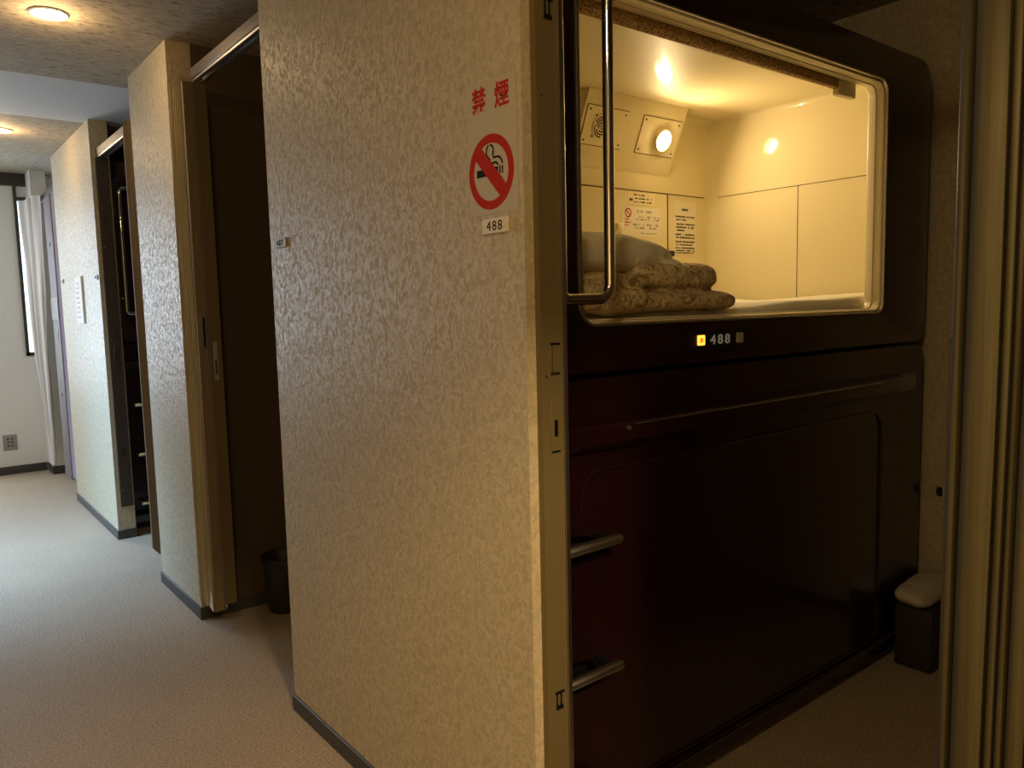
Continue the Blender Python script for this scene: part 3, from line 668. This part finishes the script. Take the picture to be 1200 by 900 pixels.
# slash from upper left to lower right
s_ = .0085*math.sqrt(2)
obj('red_slash', corr_poly([(-.052, .031), (-.031, .052), (.052, -.031), (.031, -.052)], .0013), red, sg)
bm = join([corr_poly([(-.047, -.007), (-.047, .008), (.024, .008), (.024, -.007)]), corr_poly([(.028, -.007), (.028, .008), (.032, .008), (.032, -.007)]), corr_poly([(.036, -.007), (.036, .008), (.040, .008), (.040, -.007)])])
obj('cigarette', bm, ink, sg)
def corr_tube(pts, r=.0021):
    P = []
    for i in range(len(pts)-1):
        p0, p1, p2, p3 = pts[max(i-1, 0)], pts[i], pts[i+1], pts[min(i+2, len(pts)-1)]
        for k in range(6):
            t_ = k/6; f = lambda a, b, c_, d: .5*((2*b)+(-a+c_)*t_+(2*a-5*b+4*c_-d)*t_*t_+(-a+3*b-3*c_+d)*t_**3)
            P.append((f(p0[0], p1[0], p2[0], p3[0]), f(p0[1], p1[1], p2[1], p3[1])))
    P.append(pts[-1]); bm = nb(); V = []
    for i, q in enumerate(P):
        a = P[max(i-1, 0)]; b = P[min(i+1, len(P)-1)]; d = Vector((b[0]-a[0], b[1]-a[1])).normalized(); nrm = Vector((-d.y, d.x))*r
        V.append((bm.verts.new((A-.0011, RC[0]-(q[0]+nrm.x), RC[1]+q[1]+nrm.y)), bm.verts.new((A-.0011, RC[0]-(q[0]-nrm.x), RC[1]+q[1]-nrm.y))))
    for (a, b), (c2, d) in zip(V, V[1:]): bm.faces.new((a, b, d, c2))
    return thicken(bm, (.0002, 0, 0))
obj('smoke_curl', join([corr_tube([(-.006, .053), (-.012, .046), (-.013, .036), (-.008, .029), (-.003, .025), (.000, .018), (.008, .016), (.017, .017), (.024, .012), (.026, .0115)]),
    corr_tube([(-.001, .053), (.007, .050), (.010, .042), (.009, .034), (.011, .027), (.020, .027), (.030, .025), (.037, .017), (.038, .0115)])]), ink, sg)
obj('character', textmesh('禁', .052, (A-.0008, 1.301, 1.7675), FACE_CORR, .0012, .0002, .92), red, sg)
obj('character', textmesh('煙', .052, (A-.0008, 1.226, 1.7655), FACE_CORR, .0012, .0002, .92), red, sg)
def number_plate(txt, yc, zc, w_, h_, label, m=paper, tilt=0):
    t_ = obj('number_plate', corr_box(yc-w_/2, yc+w_/2, zc-h_/2, zc+h_/2, .0001, .006, .001), m)
    tag(t_, label, 'number plate'); obj('digits', textmesh(txt, h_*.92, (A-.0064, yc, zc), FACE_CORR, 0, .0002, 1.1, 1.22), ink, t_); return t_
number_plate('488', 1.2525, 1.513, .083, .030, 'white number plate reading 488 under the no smoking sign')
number_plate('487', 2.351, 1.5635, .088, .028, 'brownish number plate reading 487 at the far edge of the near wall panel', mat('aged_brass_plate', (.34, .29, .18), .5))
gp = mat('grey_plate', (.45, .43, .38), .5)
number_plate('486', 5.139, 1.579, .075, .030, 'tiny number plate beside the doorway with chrome rungs', gp)
number_plate('485', 6.293, 1.600, .075, .030, 'tiny number plate by the furthest corner, left of the framed notice', gp)
n_ = obj('notice', corr_box(5.575, 5.80, 1.305, 1.605, .0001, .012, .001), paper)
tag(n_, 'tall white notice board fixed to the far wall panel', 'notice')
rnd_ = random.Random(5); bm = nb()
for k in range(8):
    z = 1.57-k*.031; y = 5.66
    while y < 5.76: w_ = rnd_.uniform(.012, .03); box(bm, A-.0128, A-.0119, y, y+w_*.7, z-.012, z); y += w_
obj('print', bm, outletm, n_)
o_ = thing('wall_outlet', 'small grey wall outlet low on the far end wall', 'outlet', (.713, 7.895, .215))
obj('cover_plate', bx(.66, .765, 7.892, 7.9, .21, .345, bev=.003), outletm, o_)
bm = nb()
for z in (.245, .275, .305): box(bm, .69, .705, 7.8905, 7.892, z, z+.012); box(bm, .72, .735, 7.8905, 7.892, z, z+.012)
obj('sockets', bm, black, o_)

# ------------------------------------------------------------------ downlights
def downlight(x, y, label):
    t_ = thing('downlight', label, 'ceiling light', (x, y, HC-.006), 'round downlights in the corridor ceiling')
    Z = Vector((0, 0, -1))
    obj('trim_ring', lathe(nb(), (x, y, HC+.001), [(.066, 0), (.068, .004), (.062, .009), (.054, .005), (.050, -.0005)], Z, 40), outletm, t_)
    obj('lit_lens', lathe(nb(), (x, y, HC-.001), [(.051, 0), (.047, .007), (.030, .012), (.0, .013)], Z, 40), downm, t_, 'glowing domed lens')
    l_ = bpy.data.lights.new('downlight_beam', 'POINT'); l_.energy = 4.5; l_.color = (1, .66, .33); l_.shadow_soft_size = .05
    q = bpy.data.objects.new('downlight_beam', l_); C.objects.link(q); q.location = (x, y, HC-.055)
downlight(.546, 3.40, 'glowing warm downlight in the brown ceiling, nearest of the two')
downlight(.595, 5.62, 'small distant downlight cut by the left edge of the view, beyond the white soffit')

# ------------------------------------------------------------------ floor things
t_ = thing('waste_basket', 'dark round waste basket inside the middle booth behind the folded door', 'basket', (1.30, 3.33, 0))
obj('body', lathe(nb(), (1.30, 3.33, .003), [(0, 0), (.072, 0), (.078, .01), (.092, .235), (.096, .245), (.092, .25), (.087, .242), (.074, .014), (0, .012)], n=40), basketm, t_)
obj('rim', lathe(nb(), (1.30, 3.33, .003), [(.091, .232), (.1, .236), (.1, .25), (.092, .254), (.088, .25)], n=40), basketm, t_)
bm = wrinkle(blob(1.43, 1.68, 3.20, 3.42, .0, .20, .6, .8, 14), .016, 8, 3)
for v_ in bm.verts: v_.co.z = max(v_.co.z, .002)
tag(obj('bag', bm, mat('black_bag_cloth', (.012, .011, .01), .8), ang=70), 'slumped black bag on the dark booth floor beside the waste basket', 'bag')
bm = wrinkle(blob(2.76, 3.08, 1.16, 1.285, .235, .315, .45, .8, 16), .006, 12, 8)
tag(obj('folded_towel', bm, whitecloth, ang=70), 'pale rounded towel bundle in the gap right of the maroon capsule', 'towel')
bm = bx(2.80, 3.09, 1.15, 1.285, 0, .232, bev=.01)
tag(obj('storage_box', bm, mat('dark_box_card', (.03, .022, .015), .7)), 'low dark box on the floor beneath the pale towel bundle', 'box')
t_ = thing('coat_hook', 'tiny black hook on the booth back wall right of the capsule', 'hook', (XB-.01, 1.262, .59))
obj('plate', bx(XB-.004, XB, 1.252, 1.272, .585, .62, bev=.001, seg=1), black, t_)
obj('peg', tube(nb(), [(XB-.003, 1.262, .608), (XB-.022, 1.262, .604), (XB-.026, 1.262, .616)], .004, 8), black, t_)
